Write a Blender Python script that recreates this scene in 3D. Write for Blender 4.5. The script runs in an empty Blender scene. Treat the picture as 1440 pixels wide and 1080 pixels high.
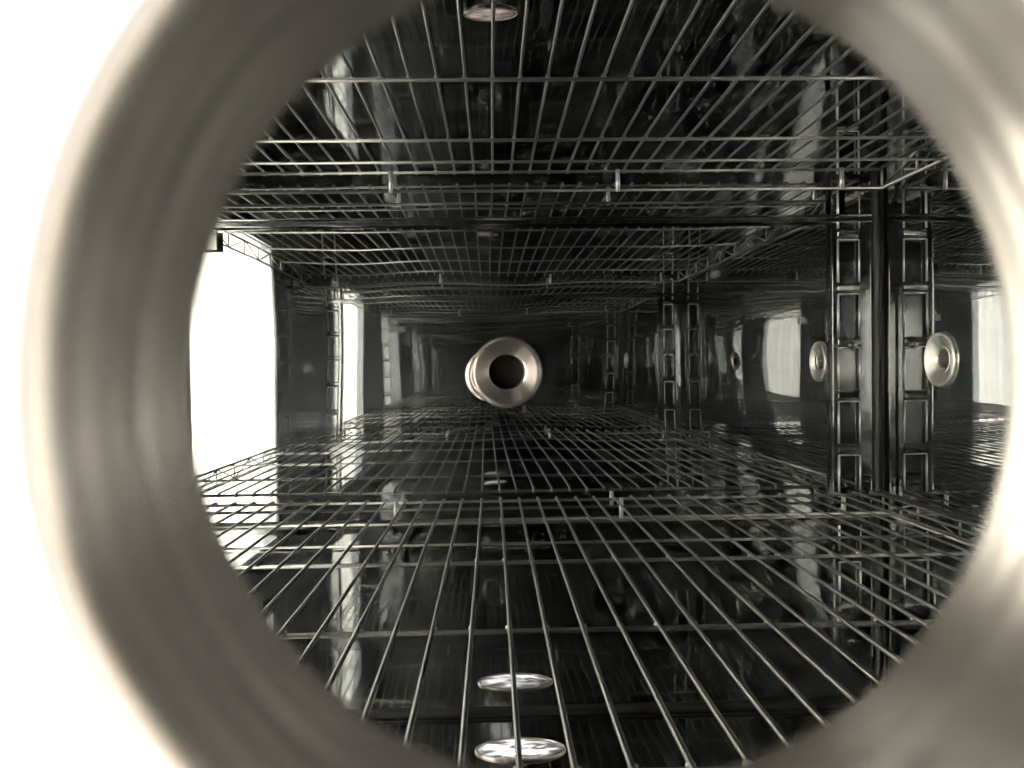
import bpy, bmesh, math, random
from mathutils import Vector, Matrix, noise
random.seed(4)
PI = math.pi
sc = bpy.context.scene
C = sc.collection

# ------------------------------------------------------------------ camera, light, exposure
L = 1.12                      # distance from the lens to the far wall (metres)
cam_d = bpy.data.cameras.new('camera')
cam = bpy.data.objects.new('camera', cam_d)
C.objects.link(cam)
cam_d.sensor_width = 36
cam_d.lens = 28
cam_d.clip_start = 0.002
cam_d.clip_end = 50
cam.matrix_world = (Matrix.Rotation(math.radians(-1.43), 4, 'Z') @
                    Matrix.Rotation(math.radians(90 - 1.12), 4, 'X') @
                    Matrix.Rotation(math.radians(-0.75), 4, 'Z'))
cam_d.dof.use_dof = True
cam_d.dof.focus_distance = 1.05
cam_d.dof.aperture_fstop = 29
sc.camera = cam

w = bpy.data.worlds.new('World')
sc.world = w
w.use_nodes = True
nt = w.node_tree
bg = nt.nodes['Background']
bg.inputs['Color'].default_value = (1.0, 0.97, 0.92, 1)
bg.inputs['Strength'].default_value = 1.0

def area(name, loc, target, sx, sy, power, col):
    d = bpy.data.lights.new(name, 'AREA')
    d.shape = 'RECTANGLE'
    d.size = sx
    d.size_y = sy
    d.energy = power
    d.color = col
    o = bpy.data.objects.new(name, d)
    C.objects.link(o)
    o.location = loc
    o.rotation_euler = (Vector(target) - Vector(loc)).to_track_quat('-Z', 'Y').to_euler()
    return o

area('daylight_window', (-1.25, 0.58, 0.1), (0, 0.58, 0.1), 2.6, 2.4, 860, (1.0, 0.96, 0.92))
area('ceiling_lamp', (0.9, -1.3, 1.2), (0, 0, 0), 0.9, 0.9, 60, (1.0, 0.96, 0.88))
area('side_lamp', (-1.3, -1.1, 0.2), (0, 0, 0), 0.8, 1.6, 60, (1.0, 0.97, 0.92))

sc.view_settings.view_transform = 'Standard'
sc.view_settings.look = 'None'
sc.view_settings.exposure = 0
sc.view_settings.gamma = 1
sc.view_settings.use_curve_mapping = False
sc.render.engine = 'CYCLES'
cy = sc.cycles
cy.max_bounces = 26
cy.glossy_bounces = 26
cy.diffuse_bounces = 4
cy.transmission_bounces = 8
cy.transparent_max_bounces = 24
cy.sample_clamp_indirect = 8
cy.caustics_reflective = True
cy.blur_glossy = 0.0
cy.use_denoising = True

# ------------------------------------------------------------------ materials
def new_mat(name):
    m = bpy.data.materials.new(name)
    m.use_nodes = True
    return m, m.node_tree, m.node_tree.nodes['Principled BSDF']

def metal(name, col, rough, rvar=0.0, bump=0.0, scale=(1, 1, 1), nscale=40, cvar=0.0, aniso=0.0, haze=0.0):
    m, t, b = new_mat(name)
    b.inputs['Metallic'].default_value = 1
    b.inputs['Base Color'].default_value = (*col, 1)
    b.inputs['Roughness'].default_value = rough
    tc = t.nodes.new('ShaderNodeTexCoord')
    mp = t.nodes.new('ShaderNodeMapping')
    mp.inputs['Scale'].default_value = scale
    t.links.new(tc.outputs['Object'], mp.inputs['Vector'])
    n = t.nodes.new('ShaderNodeTexNoise')
    n.inputs['Scale'].default_value = nscale
    n.inputs['Detail'].default_value = 6
    t.links.new(mp.outputs[0], n.inputs['Vector'])
    if rvar:
        n2 = t.nodes.new('ShaderNodeTexNoise')
        n2.inputs['Scale'].default_value = 6
        n2.inputs['Detail'].default_value = 8
        n2.inputs['Roughness'].default_value = 0.7
        t.links.new(tc.outputs['Object'], n2.inputs['Vector'])
        mr = t.nodes.new('ShaderNodeMapRange')
        mr.inputs['From Min'].default_value = 0.35
        mr.inputs['From Max'].default_value = 0.75
        mr.inputs['To Min'].default_value = rough
        mr.inputs['To Max'].default_value = rough + rvar
        t.links.new(n2.outputs['Fac'], mr.inputs['Value'])
        t.links.new(mr.outputs[0], b.inputs['Roughness'])
    if cvar:
        mx = t.nodes.new('ShaderNodeMixRGB')
        mx.inputs[1].default_value = (*[c * (1 - cvar) for c in col], 1)
        mx.inputs[2].default_value = (*[min(1, c * (1 + cvar)) for c in col], 1)
        t.links.new(n.outputs['Fac'], mx.inputs[0])
        t.links.new(mx.outputs[0], b.inputs['Base Color'])
    if bump:
        bp = t.nodes.new('ShaderNodeBump')
        bp.inputs['Strength'].default_value = 1
        bp.inputs['Distance'].default_value = bump
        t.links.new(n.outputs['Fac'], bp.inputs['Height'])
        t.links.new(bp.outputs[0], b.inputs['Normal'])
    if aniso:
        b.inputs['Anisotropic'].default_value = aniso
        b.inputs['Anisotropic Rotation'].default_value = 0.25
        tg = t.nodes.new('ShaderNodeTangent')
        tg.direction_type = 'RADIAL'
        tg.axis = 'Z'
        t.links.new(tg.outputs[0], b.inputs['Tangent'])
    if haze:      # finger smears and water marks on the polished sheet
        hz = t.nodes.new('ShaderNodeBsdfGlossy')
        hz.inputs['Roughness'].default_value = 0.42
        hz.inputs['Color'].default_value = (0.56, 0.60, 0.64, 1)
        n3 = t.nodes.new('ShaderNodeTexNoise')
        n3.inputs['Scale'].default_value = 4.5
        n3.inputs['Detail'].default_value = 9
        n3.inputs['Roughness'].default_value = 0.68
        n3.inputs['Distortion'].default_value = 0.6
        t.links.new(tc.outputs['Object'], n3.inputs['Vector'])
        r3 = t.nodes.new('ShaderNodeMapRange')
        r3.inputs['From Min'].default_value = 0.40
        r3.inputs['From Max'].default_value = 0.70
        r3.inputs['To Min'].default_value = haze * 0.45
        r3.inputs['To Max'].default_value = haze * 2.2
        t.links.new(n3.outputs['Fac'], r3.inputs['Value'])
        ms = t.nodes.new('ShaderNodeMixShader')
        t.links.new(r3.outputs[0], ms.inputs[0])
        t.links.new(b.outputs[0], ms.inputs[1])
        t.links.new(hz.outputs[0], ms.inputs[2])
        t.links.new(ms.outputs[0], t.nodes['Material Output'].inputs['Surface'])
    return m

def plain(name, col, rough=0.6, noise_amt=0.15):
    m, t, b = new_mat(name)
    n = t.nodes.new('ShaderNodeTexNoise')
    n.inputs['Scale'].default_value = 60
    mx = t.nodes.new('ShaderNodeMixRGB')
    mx.inputs[1].default_value = (*[c * (1 - noise_amt) for c in col], 1)
    mx.inputs[2].default_value = (*[min(1, c * (1 + noise_amt)) for c in col], 1)
    t.links.new(n.outputs['Fac'], mx.inputs[0])
    t.links.new(mx.outputs[0], b.inputs['Base Color'])
    b.inputs['Roughness'].default_value = rough
    return m

M_MIRROR = metal('mirror_steel', (0.545, 0.55, 0.555), 0.005, rvar=0.02, nscale=14, haze=0.034)
M_FLOOR = metal('dull_mirror_steel', (0.36, 0.37, 0.37), 0.03, rvar=0.06, nscale=14, haze=0.04)
M_LINER = metal('door_liner_steel', (0.36, 0.38, 0.41), 0.02, rvar=0.05, nscale=14, haze=0.034)
M_WIRE = metal('wire_steel', (0.375, 0.37, 0.36), 0.285, nscale=90, cvar=0.2)
M_RAIL = metal('rail_steel', (0.33, 0.335, 0.34), 0.06, rvar=0.05, nscale=50, cvar=0.1)
M_EDGE = metal('rolled_edge_steel', (0.95, 0.94, 0.92), 0.285, nscale=50, cvar=0.1)
M_TURNED = metal('turned_steel', (0.78, 0.69, 0.66), 0.30, nscale=300, cvar=0.08, aniso=0.75)
M_GLARE = metal('glare_turned_steel', (0.90, 0.86, 0.83), 0.34, nscale=300, cvar=0.05, aniso=0.6)  # paler copy of turned steel, window glare put into the colour
M_TUBE = metal('brushed_tube_steel', (0.84, 0.765, 0.72), 0.27, nscale=12, scale=(1, 1, 30), cvar=0.24, bump=0.00008, aniso=0.5)
M_BLACK = plain('black_sealant', (0.008, 0.008, 0.008), 0.45)
M_GREY = plain('grey_gasket', (0.27, 0.29, 0.28), 0.5)
M_DARK = plain('bore_shade_black', (0.006, 0.006, 0.006), 0.8)  # near-black colour standing for the darkness inside the bores
M_PAINT = plain('white_paint', (0.86, 0.86, 0.85), 0.4, 0.02)
M_HAZY = metal('dull_smear_steel', (0.32, 0.34, 0.37), 0.35, rvar=0.3, nscale=60)

m, t, b = new_mat('window_glass')
M_GLASS = m
t.nodes.remove(b)
out = t.nodes['Material Output']
tr = t.nodes.new('ShaderNodeBsdfTransparent')
tr.inputs['Color'].default_value = (0.97, 0.98, 0.97, 1)
gl = t.nodes.new('ShaderNodeBsdfGlossy')
gl.inputs['Roughness'].default_value = 0.0
fr = t.nodes.new('ShaderNodeFresnel')
fr.inputs['IOR'].default_value = 1.13
mx = t.nodes.new('ShaderNodeMixShader')
ge = t.nodes.new('ShaderNodeNewGeometry')
inv = t.nodes.new('ShaderNodeMath'); inv.operation = 'SUBTRACT'; inv.inputs[0].default_value = 1
mul = t.nodes.new('ShaderNodeMath'); mul.operation = 'MULTIPLY'
t.links.new(ge.outputs['Backfacing'], inv.inputs[1])
t.links.new(inv.outputs[0], mul.inputs[0])
t.links.new(fr.outputs[0], mul.inputs[1])
t.links.new(mul.outputs[0], mx.inputs[0])
t.links.new(tr.outputs[0], mx.inputs[1])
t.links.new(gl.outputs[0], mx.inputs[2])
t.links.new(mx.outputs[0], out.inputs['Surface'])

m, t, b = new_mat('curtain_cloth')
M_CURTAIN = m
t.nodes.remove(b)
out = t.nodes['Material Output']
df = t.nodes.new('ShaderNodeBsdfDiffuse')
df.inputs['Color'].default_value = (0.80, 0.80, 0.76, 1)
tl = t.nodes.new('ShaderNodeBsdfTranslucent')
tl.inputs['Color'].default_value = (0.86, 0.86, 0.78, 1)
wv = t.nodes.new('ShaderNodeTexNoise')
wv.inputs['Scale'].default_value = 9
tc = t.nodes.new('ShaderNodeTexCoord')
mp = t.nodes.new('ShaderNodeMapping')
mp.inputs['Scale'].default_value = (1, 3, 0.05)
t.links.new(tc.outputs['Object'], mp.inputs[0])
t.links.new(mp.outputs[0], wv.inputs['Vector'])
mc = t.nodes.new('ShaderNodeMixRGB')
mc.inputs[1].default_value = (0.62, 0.615, 0.58, 1)
mc.inputs[2].default_value = (0.92, 0.905, 0.86, 1)
t.links.new(wv.outputs['Fac'], mc.inputs[0])
t.links.new(mc.outputs[0], tl.inputs['Color'])
mx = t.nodes.new('ShaderNodeMixShader')
mx.inputs[0].default_value = 0.6
t.links.new(df.outputs[0], mx.inputs[1])
t.links.new(tl.outputs[0], mx.inputs[2])
t.links.new(mx.outputs[0], out.inputs['Surface'])

def glow_mat(name, col, s, rad):  # patchy emission fading outwards, imitates bright glints, no known lamp
    m, t, b = new_mat(name)
    b.inputs['Base Color'].default_value = (0.35, 0.35, 0.35, 1)
    b.inputs['Emission Color'].default_value = (*col, 1)
    b.inputs['Emission Strength'].default_value = s
    b.inputs['Roughness'].default_value = 0.15
    tc = t.nodes.new('ShaderNodeTexCoord')
    mp = t.nodes.new('ShaderNodeMapping')
    mp.inputs['Scale'].default_value = (14, 20, 1)
    n = t.nodes.new('ShaderNodeTexNoise')
    n.inputs['Scale'].default_value = 1.6
    n.inputs['Distortion'].default_value = 1.2
    mr = t.nodes.new('ShaderNodeMapRange')
    mr.inputs['From Min'].default_value = 0.42
    mr.inputs['From Max'].default_value = 0.6
    mr.inputs['To Min'].default_value = 0.06 * s
    mr.inputs['To Max'].default_value = 1.6 * s
    t.links.new(tc.outputs['Object'], mp.inputs[0])
    t.links.new(mp.outputs[0], n.inputs['Vector'])
    t.links.new(n.outputs['Fac'], mr.inputs['Value'])
    ln = t.nodes.new('ShaderNodeVectorMath')
    ln.operation = 'LENGTH'
    t.links.new(tc.outputs['Object'], ln.inputs[0])
    fo = t.nodes.new('ShaderNodeMapRange')
    fo.interpolation_type = 'SMOOTHSTEP'
    fo.inputs['From Min'].default_value = rad * 1.02
    fo.inputs['From Max'].default_value = rad * 0.62
    fo.inputs['To Min'].default_value = 0.02
    t.links.new(ln.outputs['Value'], fo.inputs['Value'])
    mu = t.nodes.new('ShaderNodeMath')
    mu.operation = 'MULTIPLY'
    t.links.new(mr.outputs[0], mu.inputs[0])
    t.links.new(fo.outputs[0], mu.inputs[1])
    t.links.new(mu.outputs[0], b.inputs['Emission Strength'])
    return m
M_GLOW = glow_mat('white_glow', (1.0, 0.97, 0.96), 1.5, 0.056)
M_GLOW2 = glow_mat('pink_glow', (1.0, 0.70, 0.64), 0.6, 0.040)

# ------------------------------------------------------------------ helpers
def link(name, bm, mat, parent=None, smooth=True, solid=None):
    me = bpy.data.meshes.new(name)
    bm.normal_update()
    bm.to_mesh(me)
    bm.free()
    me.materials.append(mat)
    if smooth:
        for p in me.polygons:
            p.use_smooth = True
    o = bpy.data.objects.new(name, me)
    C.objects.link(o)
    if parent is not None:
        o.parent = parent
    return o

def thing(name, label, cat, loc=(0, 0, 0), rot=(0, 0, 0), group=None):
    o = bpy.data.objects.new(name, None)
    o.empty_display_size = 0.02
    C.objects.link(o)
    o.location = loc
    o.rotation_euler = rot
    o['label'] = label
    o['category'] = cat
    if group:
        o['group'] = group
    return o

def tag(o, label, cat, kind=None, group=None):
    o['label'] = label
    o['category'] = cat
    if kind:
        o['kind'] = kind
    if group:
        o['group'] = group
    return o

def tube(bm, pts, r, seg=10):
    pts = [Vector(p) for p in pts]
    rings = []
    up = None
    for i, p in enumerate(pts):
        if i == 0:
            d = pts[1] - p
        elif i == len(pts) - 1:
            d = p - pts[i - 1]
        else:
            d = (pts[i + 1] - p).normalized() + (p - pts[i - 1]).normalized()
        d.normalize()
        if up is None:
            up = Vector((0, 0, 1)) if abs(d.z) < 0.9 else Vector((1, 0, 0))
        a = d.cross(up).normalized()
        bb = a.cross(d).normalized()
        up = bb
        rings.append([bm.verts.new(p + (a * math.cos(2 * PI * k / seg) + bb * math.sin(2 * PI * k / seg)) * r) for k in range(seg)])
    for i in range(len(rings) - 1):
        for k in range(seg):
            bm.faces.new((rings[i][k], rings[i][(k + 1) % seg], rings[i + 1][(k + 1) % seg], rings[i + 1][k]))
    bm.faces.new(rings[0][::-1])
    bm.faces.new(rings[-1])

def box(bm, x0, x1, y0, y1, z0, z1, bev=0.0):
    g = bmesh.ops.create_cube(bm, size=1)['verts']
    for v in g:
        v.co = Vector(((x0 + x1) / 2 + v.co.x * (x1 - x0), (y0 + y1) / 2 + v.co.y * (y1 - y0), (z0 + z1) / 2 + v.co.z * (z1 - z0)))
    if bev:
        es = list({e for v in g for e in v.link_edges})
        bmesh.ops.bevel(bm, geom=es, offset=bev, segments=2, affect='EDGES', profile=0.7)

def lathe(bm, prof, seg=128, closed=False):
    rings = []
    for r, z in prof:
        rings.append([bm.verts.new((r * math.cos(2 * PI * k / seg), r * math.sin(2 * PI * k / seg), z)) for k in range(seg)])
    n = len(rings)
    for i in range(n if closed else n - 1):
        a, b2 = rings[i], rings[(i + 1) % n]
        for k in range(seg):
            bm.faces.new((a[k], a[(k + 1) % seg], b2[(k + 1) % seg], b2[k]))
    return rings

def rect_pt(th, u0, u1, v0, v1, cu, cv):
    c, s = math.cos(th), math.sin(th)
    best = 1e9
    if c > 1e-9: best = min(best, (u1 - cu) / c)
    if c < -1e-9: best = min(best, (u0 - cu) / c)
    if s > 1e-9: best = min(best, (v1 - cv) / s)
    if s < -1e-9: best = min(best, (v0 - cv) / s)
    return cu + c * best, cv + s * best

def panel(name, mat, to3d, rect, hole=None, bow=0.0, wav=0.0, seed=0.0, thick=0.02, parent=None, bowf=None):
    """a metal sheet in (u, v) with an optional round or rectangular opening, gently bowed, with real thickness behind it"""
    u0, u1, v0, v1 = rect
    def h(u, v):
        a = (u - u0) / (u1 - u0)
        c = (v - v0) / (v1 - v0)
        e = math.sin(PI * a) * math.sin(PI * c)
        n = noise.noise(Vector((u * 3.2 + seed, v * 3.2, seed))) + 0.5 * noise.noise(Vector((u * 7 + seed, v * 5, 3 + seed)))
        ed = min(1, min(a, 1 - a, c, 1 - c) * 12)
        return (bowf(a, c) if bowf else bow * e) + wav * n * ed
    bm = bmesh.new()
    if hole is None:
        N, Mv = 90, 90
        g = [[bm.verts.new(to3d(u0 + (u1 - u0) * i / N, v0 + (v1 - v0) * j / Mv, h(u0 + (u1 - u0) * i / N, v0 + (v1 - v0) * j / Mv))) for j in range(Mv + 1)] for i in range(N + 1)]
        for i in range(N):
            for j in range(Mv):
                bm.faces.new((g[i][j], g[i + 1][j], g[i + 1][j + 1], g[i][j + 1]))
    else:
        if hole[0] == 'round':
            _, cu, cv, r = hole
        else:
            _, hu0, hu1, hv0, hv1 = hole
            cu, cv = (hu0 + hu1) / 2, (hv0 + hv1) / 2
        angs = [2 * PI * k / 240 for k in range(240)]
        for rr in ([rect] if hole[0] == 'round' else [rect, (hu0, hu1, hv0, hv1)]):
            for uu in rr[:2]:
                for vv in rr[2:]:
                    angs.append(math.atan2(vv - cv, uu - cu) % (2 * PI))
        angs = sorted(set(round(a, 6) for a in angs))
        steps = 70
        cols = []
        for th in angs:
            eu, ev = rect_pt(th, u0, u1, v0, v1, cu, cv)
            if hole[0] == 'round':
                iu, iv = cu + r * math.cos(th), cv + r * math.sin(th)
            else:
                iu, iv = rect_pt(th, hu0, hu1, hv0, hv1, cu, cv)
            cols.append([bm.verts.new(to3d(iu + (eu - iu) * (k / steps), iv + (ev - iv) * (k / steps), h(iu + (eu - iu) * (k / steps), iv + (ev - iv) * (k / steps)))) for k in range(steps + 1)])
        n = len(cols)
        for i in range(n):
            for k in range(steps):
                bm.faces.new((cols[i][k], cols[i][k + 1], cols[(i + 1) % n][k + 1], cols[(i + 1) % n][k]))
    bm.normal_update()
    # back face and rim: extrude the whole sheet away from the chamber
    d = Vector(to3d(0, 0, -thick)) - Vector(to3d(0, 0, 0))
    ret = bmesh.ops.extrude_face_region(bm, geom=bm.faces[:], use_keep_orig=True)
    for v in [x for x in ret['geom'] if isinstance(x, bmesh.types.BMVert)]:
        v.co += d
    bmesh.ops.recalc_face_normals(bm, faces=bm.faces[:])
    for e in bm.edges:
        if len(e.link_faces) == 2 and e.link_faces[0].normal.angle(e.link_faces[1].normal, 0) > 0.6:
            e.smooth = False
    return link(name, bm, mat, parent)

# ------------------------------------------------------------------ dimensions of the chamber
XL, XR = -0.53, 0.55
YN, YF = 0.040, L
ZF, ZC = -0.490, 0.560
E = 0.0

# ------------------------------------------------------------------ setting: walls, floor, ceiling
PF = (0.0205, -0.005)          # far port centre x, z
PN = (0.0069, -0.0008)         # near port centre x, z
PB = (0.945, 0.004)            # back wall port centre y, z

far = panel('wall_far', M_MIRROR, lambda u, v, h: (u, YF - h, v), (XL, XR, ZF, ZC), ('round', PF[0], PF[1], 0.030), bow=0.0045, wav=0.0009, seed=1.3, thick=0.03)
far['kind'] = 'structure'
near = panel('wall_near', M_MIRROR, lambda u, v, h: (u, YN + h, v), (XL, XR, ZF, ZC), ('round', PN[0], PN[1], 0.0275), bow=0.0012, wav=0.0008, seed=5.1, thick=0.0025)
near['kind'] = 'structure'
back = panel('wall_back', M_MIRROR, lambda u, v, h: (XR - h, u, v), (YN, YF, ZF, ZC), ('round', PB[0], PB[1], 0.016), bow=0.018, wav=0.0007, seed=9.7, thick=0.03)
back['kind'] = 'structure'
flo = panel('floor', M_FLOOR, lambda u, v, h: (u, v, ZF + h), (XL, XR, YN, YF), None, bow=-0.003, wav=0.0007, seed=14.2, thick=0.03)
flo['kind'] = 'structure'
cei = panel('ceiling', M_FLOOR, lambda u, v, h: (u, v, ZC - h), (XL, XR, YN, YF), None, bow=-0.003, wav=0.0008, seed=21.0, thick=0.03)
cei['kind'] = 'structure'
skin = panel('outer_wall', M_PAINT, lambda u, v, h: (u, 0.0330 - h, v), (XL - 0.3, XR + 0.3, ZF - 0.3, ZC + 0.3), ('round', PN[0], PN[1], 0.0272), thick=0.003)
skin['kind'] = 'structure'

# black silicone beads in the corners of the far wall
def bead(pts_fn, a0, a1, name='sealant_bead'):
    bm = bmesh.new()
    R = 0.013
    n = 60
    rows = []
    for i in range(n + 1):
        s = a0 + (a1 - a0) * i / n
        wob = R * (1 + 0.06 * noise.noise(Vector((s * 9, 0, 4))))
        rows.append([bm.verts.new(pts_fn(s, p, q, wob)) for p, q in [(0, 0), (1, 0)] + [(1 - 0.72 * math.sin(k * PI / 12), 1 - 0.72 * math.cos(k * PI / 12) - 0.28 + 0.28 * (k / 6)) for k in range(1, 6)] + [(0, 1)]])
    for i in range(n):
        for k in range(len(rows[0])):
            k2 = (k + 1) % len(rows[0])
            bm.faces.new((rows[i][k], rows[i][k2], rows[i + 1][k2], rows[i + 1][k]))
    bmesh.ops.recalc_face_normals(bm, faces=bm.faces[:])
    return link(name, bm, M_BLACK, far)
bead(lambda s, p, q, R: (XR - p * R, YF - q * R * 0.6, s), ZF, ZC)
bead(lambda s, p, q, R: (s, YF - q * R * 0.6, ZF + p * R), XL, XR)
bead(lambda s, p, q, R: (s, YF - q * R * 0.6, ZC - p * R), XL, XR)
bm = bmesh.new()
box(bm, XR - 0.0016, XR, YF - 0.060, YF - 0.0575, ZF, ZC)
link('seam', bm, M_RAIL, back)

# ------------------------------------------------------------------ door with its window
door = thing('chamber_door', 'closed chamber door with a wide bright window and polished liner', 'door', (XL, 0.58, ZF))
def child(o, par):
    o.parent = par
    o.matrix_parent_inverse = par.matrix_basis.inverted() if False else Matrix.Translation(-Vector(par.location))
    return o
WY0, WY1, WZ0, WZ1 = 0.350, 0.845, -0.40, 0.30
dl = panel('door_liner', M_LINER, lambda u, v, h: (XL + h, u, v), (YN, YF, ZF, ZC), ('rect', WY0, WY1, WZ0, WZ1), bow=0.0, wav=0.0006, seed=33.0, thick=0.028)
child(dl, door)
bm = bmesh.new()
fw = 0.013
for (a, b2, c, d) in ((WY0 - fw, WY1 + fw, WZ1, WZ1 + fw), (WY0 - fw, WY1 + fw, WZ0 - fw, WZ0), (WY0 - fw, WY0, WZ0, WZ1), (WY1, WY1 + fw, WZ0, WZ1)):
    box(bm, XL + 0.0004, XL + 0.004, a, b2, c, d, 0.001)
child(link('window_gasket', bm, M_GREY, smooth=False), door)
bm = bmesh.new()
box(bm, XL - 0.018, XL - 0.012, WY0 + 0.0005, WY1 - 0.0005, WZ0 + 0.0005, WZ1 - 0.0005)
child(link('window_pane', bm, M_GLASS, smooth=False), door)

# curtain in the room outside the door window
bm = bmesh.new()
rows = []
N = 360
for i in range(N + 1):
    y = -0.9 + 3.0 * i / N
    off = 0.008 * math.sin(y * 52 + 2 * math.sin(y * 5)) + 0.003 * math.sin(y * 131)
    rows.append([bm.verts.new((-0.592 + off * (0.6 + 0.4 * k), y, z)) for k, z in enumerate((1.1, 0.0, -1.1))])
for i in range(N):
    for k in range(2):
        bm.faces.new((rows[i][k], rows[i + 1][k], rows[i + 1][k + 1], rows[i][k + 1]))
cu = link('curtain', bm, M_CURTAIN)
sm = cu.modifiers.new('t', 'SOLIDIFY')
sm.thickness = 0.0008
tag(cu, 'bright off-white pleated curtain outside the chamber window', 'curtain')

# ------------------------------------------------------------------ ports
def flange(bore, ro, h, depth, name='port', chamfer=0.004):
    prof = [(ro + 0.0004, -0.002), (ro, h * 0.35), (ro - 0.0003, h - 0.003), (ro - 0.0012, h - 0.0012), (ro - 0.003, h - 0.0002)]
    n = 6
    for i in range(1, n):
        f = i / n
        prof.append((ro - 0.003 + (bore + 0.0016 - ro + 0.003) * f, h - 0.0002 - chamfer * f))
    prof += [(bore + 0.0012, h - chamfer - 0.0003), (bore + 0.0003, h - chamfer - 0.0012), (bore, h - chamfer - 0.0026), (bore, -depth), (bore + 0.002, -depth), (bore + 0.002, -0.002)]
    return prof

fp = thing('far_port', 'round turned steel port flange with a black bore on the far wall', 'port', (PF[0], YF - 0.0042, PF[1]), (PI / 2, 0, 0))
bm = bmesh.new()
lathe(bm, flange(0.0248, 0.0475, 0.014, 0.09), 160, closed=True)
bmesh.ops.recalc_face_normals(bm, faces=bm.faces[:])
link('flange_ring', bm, M_TURNED, fp)
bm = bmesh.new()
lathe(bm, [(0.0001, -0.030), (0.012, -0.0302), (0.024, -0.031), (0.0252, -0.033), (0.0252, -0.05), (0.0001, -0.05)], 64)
link('bore_shade', bm, M_DARK, fp)  # black cap added so the bore looks dark
bm = bmesh.new()
lathe(bm, [(0.0470, 0.0), (0.0476, 0.0022), (0.0486, 0.0014), (0.0502, 0.0004), (0.0504, -0.0015)], 96)
link('sealant_ring', bm, M_HAZY, fp)
bm = bmesh.new()
cp = [(0.0375, -0.001), (0.0375, 0.0030), (0.0360, 0.0050), (0.0320, 0.0056), (0.0280, 0.0056), (0.0280, -0.001)]
cr = []
for k in range(61):
    a = math.radians(108 + 144 * k / 60)
    cr.append([bm.verts.new((r * math.cos(a) - 0.0205, r * math.sin(a) - 0.004, zz)) for r, zz in cp])
for k in range(60):
    for q in range(len(cp)):
        bm.faces.new((cr[k][q], cr[k + 1][q], cr[k + 1][(q + 1) % 6], cr[k][(q + 1) % 6]))
bm.faces.new(cr[0]); bm.faces.new(cr[-1][::-1])
bmesh.ops.recalc_face_normals(bm, faces=bm.faces[:])
link('reflection_arc', bm, M_TURNED, fp)  # added crescent shaped like a mirror reflection beside the ring

bp_ = thing('back_port', 'small turned steel port flange with a dark bore on the back wall', 'port', (XR - 0.0020, PB[0], PB[1]), (0, -PI / 2, 0))
bm = bmesh.new()
lathe(bm, flange(0.0125, 0.034, 0.012, 0.05, chamfer=0.006), 128, closed=True)
bmesh.ops.recalc_face_normals(bm, faces=bm.faces[:])
link('flange_ring', bm, M_GLARE, bp_)
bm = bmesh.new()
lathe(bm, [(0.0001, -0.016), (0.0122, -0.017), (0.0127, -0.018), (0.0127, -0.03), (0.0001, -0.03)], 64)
link('bore_shade', bm, M_DARK, bp_)  # added black disc, stands for shade in the hole

# near port: the blurred tube the photograph looks through (local +Z points into the chamber)
np_ = thing('near_port', 'large blurred brushed steel port tube framing the whole view', 'port', (PN[0], 0.0330, PN[1]), (-PI / 2, 0, 0))
bm = bmesh.new()
z1 = 0.0492 - 0.0330
prof = [(0.0268, 0.0004), (0.0264, -0.0008), (0.0258, -0.0012), (0.0253, -0.0008), (0.02505, 0.0006), *[(0.0250 + 0.000035 * math.sin(i * 1.25) + 0.00004 * math.sin(i * 0.62 + 1), 0.0016 + (z1 - 0.0042) * i / 20) for i in range(21)],
        (0.0250, z1 - 0.0018), (0.02505, z1 - 0.0008), (0.0256, z1), (0.0268, z1 + 0.0008), (0.046, z1 + 0.0035), (0.0474, z1 + 0.0026), (0.0478, z1), (0.0480, 0.0070), (0.0268, 0.0068)]
lathe(bm, prof, 220, closed=True)
for v in bm.verts:
    k = math.hypot(v.co.x, v.co.y)
    if k < 0.0262:
        g = 1 + 0.011 * noise.noise(Vector((v.co.x * 70, v.co.y * 70, v.co.z * 55)))
        v.co.x *= g
        v.co.y *= g
bmesh.ops.recalc_face_normals(bm, faces=bm.faces[:])
link('tube', bm, M_TUBE, np_)

# ------------------------------------------------------------------ shelf uprights (slotted standards)
PITCH = 0.0758
def upright_mesh(z0, z1):
    """local: x across, y out of the wall, z up; shallow channel with rolled edges"""
    bm = bmesh.new()
    box(bm, -0.0315, 0.0315, 0.0, 0.0022, z0, z1, 0.0005)
    box(bm, 0.0195, 0.0270, 0.0023, 0.0085, z0, z1, 0.0008)
    box(bm, -0.0195, -0.0120, 0.0023, 0.0070, z0, z1, 0.0008)
    tube(bm, [(0.0274, 0.0078, z0), (0.0274, 0.0078, z1)], 0.0014, 10)
    tube(bm, [(-0.0295, 0.0022, z0), (-0.0295, 0.0022, z1)], 0.0008, 10)
    return bm
def slot_mesh(h):
    bm = bmesh.new()
    x0, x1, y = -0.0115, 0.0190, 0.0088
    r = 0.0015
    tube(bm, [(x1, y, h / 2), (x1, y, -h / 2)], r * 1.1, 10)
    tube(bm, [(x0, y - 0.001, h / 2), (x0, y - 0.001, -h / 2)], r * 0.9, 10)
    tube(bm, [(x0, y - 0.001, h / 2), (x1, y, h / 2)], r * 0.7, 10)
    return bm
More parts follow.
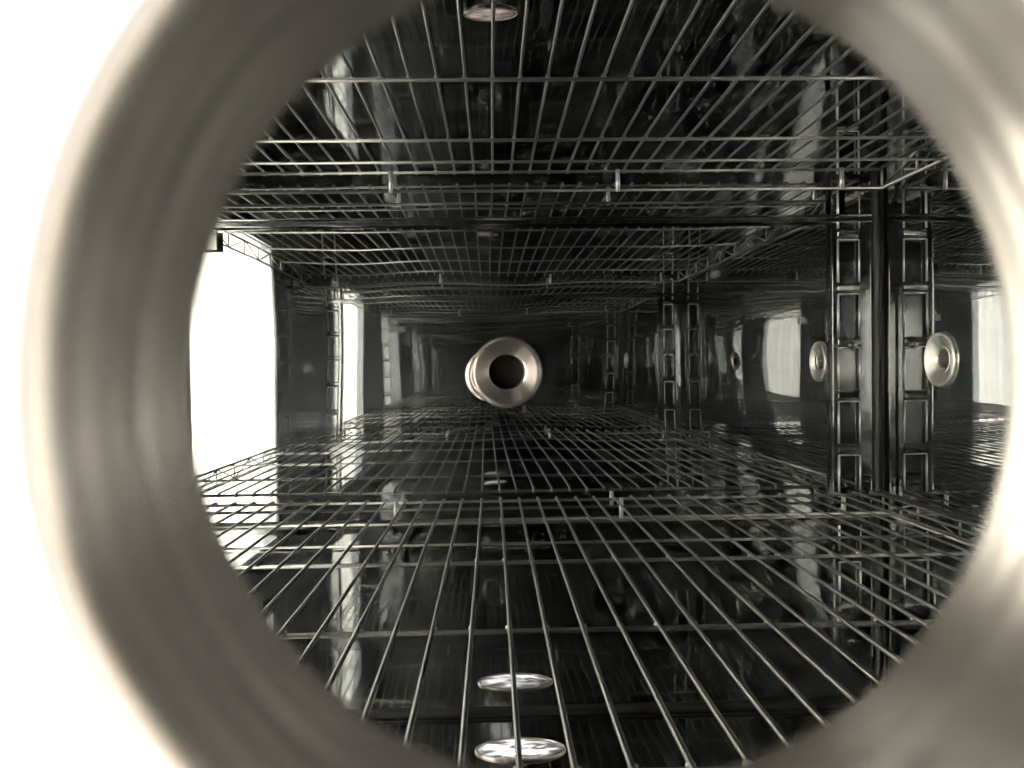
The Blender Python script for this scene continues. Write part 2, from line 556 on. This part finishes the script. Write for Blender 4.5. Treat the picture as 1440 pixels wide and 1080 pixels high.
def rung_mesh(hgt=0.013):
    bm = bmesh.new()
    W = 0.0110
    prof = [(0.0015, -hgt / 2), (0.0060, -hgt / 2), (0.0092, -hgt * 0.25), (0.0098, hgt * 0.2), (0.0075, hgt / 2), (0.0060, hgt / 2), (0.0015, hgt * 0.42)]
    a = [bm.verts.new((-W, y, z)) for y, z in prof]
    b2 = [bm.verts.new((0.0192, y, z)) for y, z in prof]
    n = len(prof)
    for i in range(n):
        bm.faces.new((a[i], a[(i + 1) % n], b2[(i + 1) % n], b2[i]))
    bm.faces.new(a[::-1])
    bm.faces.new(b2)
    bmesh.ops.recalc_face_normals(bm, faces=bm.faces[:])
    bmesh.ops.bevel(bm, geom=bm.edges[:], offset=0.0005, segments=1, affect='EDGES')
    return bm
def screw_mesh():
    bm = bmesh.new()
    lathe(bm, [(0.0001, 0.0042), (0.0018, 0.0040), (0.0034, 0.0030), (0.0042, 0.0012), (0.0044, 0.0), (0.006, -0.0004)], 20)
    return bm
UZ0, UZ1 = -0.418, 0.470
um = link('channel', upright_mesh(UZ0, UZ1), M_RAIL, smooth=False)
sl = link('slot_rim', slot_mesh(PITCH - 0.016), M_EDGE)
rm = link('rung', rung_mesh(), M_RAIL, smooth=False)
scm = link('screw', screw_mesh(), M_RAIL)
master = [um, sl, rm, scm]
def upright(x, y, rz, label):
    th = thing('shelf_upright', label, 'shelf upright', (x, y, 0), (0, 0, rz), 'slotted shelf uprights')
    c = um.copy(); C.objects.link(c); c.parent = th
    z = 0.031 - 6 * PITCH
    while z < UZ1 - 0.01:
        if z > UZ0 + 0.01 and z + PITCH < UZ1:
            r = rm.copy(); C.objects.link(r); r.parent = th; r.location = (0, 0, z)
            r = sl.copy(); C.objects.link(r); r.parent = th; r.location = (0, 0, z + PITCH / 2)
        z += PITCH
    for z in (0.0265, -0.395, 0.44):
        s = scm.copy(); C.objects.link(s); s.parent = th
        s.location = (0.0, 0.0108 if abs(z) < 0.1 else 0.0012, z)
        s.rotation_euler = (-PI / 2, 0, 0)
    return th
upright(0.507, YF - 0.0012, PI, 'slotted steel upright on the far wall beside the back corner')
upright(-0.468, YF - 0.0012, PI, 'slotted steel upright on the far wall at the door end')
upright(0.507, YN + 0.0008, 0, 'slotted steel upright on the near wall beside the back corner')
upright(-0.466, YN + 0.0008, 0, 'slotted steel upright on the near wall at the door end')
for o in master:
    bpy.data.objects.remove(o)

# ------------------------------------------------------------------ support rails under the shelves
def rail(zb, zt, shelf_z, wall_y, sgn, label, lip=None):
    bm = bmesh.new()
    y1 = wall_y - sgn * 0.0125
    def bx(b, x0, x1, ya, yb, za, zc, bev=0.0006):
        box(b, x0, x1, min(ya, yb), max(ya, yb), za, zc, bev)
    bx(bm, -0.470, 0.5345, y1, y1 - sgn * 0.0025, zb, zt - 0.0032)
    tube(bm, [(-0.470, y1 - sgn * 0.0020, zt - 0.0012), (0.5345, y1 - sgn * 0.0020, zt - 0.0012)], 0.0018, 10)
    if lip:
        tube(bm, [(-0.470, y1 - sgn * 0.001, lip), (0.5345, y1 - sgn * 0.001, lip)], 0.0014, 10)
    o = link('support_rail', bm, M_RAIL, smooth=False)
    tag(o, label, 'support rail', group='rails carrying the shelves')
    for p in (-0.467, 0.507):
        bm = bmesh.new()
        bx(bm, p - 0.010, p + 0.010, wall_y - sgn * 0.0108, y1 + sgn * 0.0003, min(zb, lip or zb) - 0.002, shelf_z - 0.002, 0.0004)
        link('hook_plate', bm, M_RAIL, o, smooth=False)
        bm = bmesh.new()
        bx(bm, p - 0.008, p + 0.008, y1 - sgn * 0.0003, wall_y - sgn * 0.046, shelf_z - 0.0340, shelf_z - 0.0318, 0.0004)
        link('support_arm', bm, M_RAIL, o, smooth=False)
    return o

# ------------------------------------------------------------------ wire shelves
SY0, SY1 = 0.088, 1.076
RODS = [0.088, 0.153, 0.347, 0.540, 0.733, 0.926]
def shelf(zt, xs0, n, label, x_lo, x_hi):
    P = 0.02545
    wires = [xs0 + P * k for k in range(n)]
    th = thing('wire_shelf', label, 'wire shelf', ((x_lo + x_hi) / 2, 0.58, zt), group='wire shelves in the chamber')
    off = Vector(th.location)
    def add(name, bm, smooth=True):
        o = link(name, bm, M_WIRE, th, smooth)
        o.matrix_parent_inverse = Matrix.Translation(-off)
        return o
    bm = bmesh.new()
    rw = 0.0016
    for x in wires:
        x += random.uniform(-0.0008, 0.0008)
        j = random.uniform(-0.0009, 0.0009)
        tube(bm, [(x, SY0 - 0.004, zt - 0.006), (x, SY0 - 0.003, zt - 0.001), (x, SY0 + 0.002, zt), (x + j, 0.4, zt - 0.0004), (x - j, 0.8, zt - 0.0003), (x, SY1 - 0.002, zt), (x, SY1 + 0.003, zt - 0.001), (x, SY1 + 0.004, zt - 0.006)], rw, 10)
    add('wire_grid', bm)
    for y in RODS[1:] + [SY1]:
        bm = bmesh.new()
        tube(bm, [(x_lo, y, zt - 0.0036), ((x_lo + x_hi) / 2, y, zt - 0.0040), (x_hi, y, zt - 0.0036)], 0.0019, 12)
        for x in wires:
            g = bmesh.ops.create_icosphere(bm, subdivisions=1, radius=0.0023)['verts']
            for v in g:
                v.co = Vector((v.co.x * 1.2 + x, v.co.y * 0.9 + y, v.co.z * 1.1 + zt - 0.0014))
        add('cross_rod', bm)
    fb = zt - 0.029
    # rim: top rods along the sides, lower frame, struts and the zigzag truss
    bm = bmesh.new()
    tube(bm, [(x_lo, SY0, fb), (x_lo, SY1, fb), (x_hi, SY1, fb), (x_hi, SY0, fb), (x_lo, SY0, fb)], 0.0022, 10)
    add('lower_frame', bm)
    bm = bmesh.new()
    tube(bm, [(x_lo, 0.926, fb), (x_hi, 0.926, fb)], 0.0016, 10)
    add('cross_rod', bm)
    for xe in (x_lo, x_hi):
        bm = bmesh.new()
        tube(bm, [(xe, SY0, zt - 0.001), (xe, SY1, zt - 0.001)], 0.0024, 10)
        ys = [SY0 + (SY1 - SY0) * i / 11 for i in range(12)]
        for i, y in enumerate(ys):
            tube(bm, [(xe, y, zt - 0.001), (xe, y, fb)], 0.0017, 8)
            if i < 11:
                a, b2 = (zt - 0.001, fb) if i % 2 == 0 else (fb, zt - 0.001)
                tube(bm, [(xe + 0.001, y, a), (xe + 0.001, ys[i + 1], b2)], 0.0015, 8)
        add('side_truss', bm)
    for ye in (SY1, SY0):
        for x in (-0.437, -0.132, 0.173, 0.478):
            bm = bmesh.new()
            tube(bm, [(x, ye - 0.002, zt - 0.002), (x, ye - 0.002, fb - 0.002)], 0.0030, 12)
            st = add('strut', bm)
            st.data.materials[0] = M_EDGE
    return th
shelf(0.268, -0.4795, 40, 'upper wire shelf seen from below, above the far port', -0.503, 0.534)
shelf(-0.1755, -0.4745, 40, 'lower wire shelf seen from above, below the far port', -0.500, 0.534)
r0 = rail(0.1985, 0.2090, 0.268, YF, 1, 'steel rail on the far wall under the upper wire shelf')
bm = bmesh.new()
box(bm, -0.450, -0.3745, YF - 0.0148, YF - 0.0128, 0.168, 0.196, 0.0009)
link('end_bracket', bm, M_WIRE, r0, smooth=False)
rail(-0.2270, -0.2155, -0.1755, YF, 1, 'steel rail on the far wall under the lower wire shelf', -0.2500)
rail(0.1985, 0.2090, 0.268, YN, -1, 'steel rail on the near wall under the upper wire shelf')
rail(-0.2270, -0.2155, -0.1755, YN, -1, 'steel rail on the near wall under the lower wire shelf', -0.2500)

# ------------------------------------------------------------------ glowing ovals added for bright floor and ceiling shapes of unknown source
def round_glow(x, y, z, r, mat, flip, label):
    th = thing('oval_glow', label, 'glowing oval', (x, y, z), (PI if flip else 0, 0, 0), 'glowing ovals in floor and ceiling')
    bm = bmesh.new()
    lathe(bm, [(r + 0.003, -0.002), (r + 0.0025, 0.001), (r + 0.0015, 0.0016), (r, 0.001), (r, -0.002)], 96, closed=True)
    bmesh.ops.recalc_face_normals(bm, faces=bm.faces[:])
    link('bezel', bm, M_TURNED, th)
    bm = bmesh.new()
    lathe(bm, [(0.0001, 0.003), (r * 0.5, 0.0028), (r * 0.85, 0.002), (r, 0.0006), (r, -0.001)], 96)
    link('lens', bm, mat, th)  # glowing cap of the added oval, not a real lamp part
    th.scale = (1, 0.52, 1)
round_glow(0.030, 0.905 * L, ZF + 0.0005, 0.056, M_GLOW, False, 'bright white glowing oval set in the polished floor')
round_glow(0.006, 0.985, ZC - 0.0005, 0.040, M_GLOW2, True, 'smaller pinkish glowing oval set in the polished ceiling')
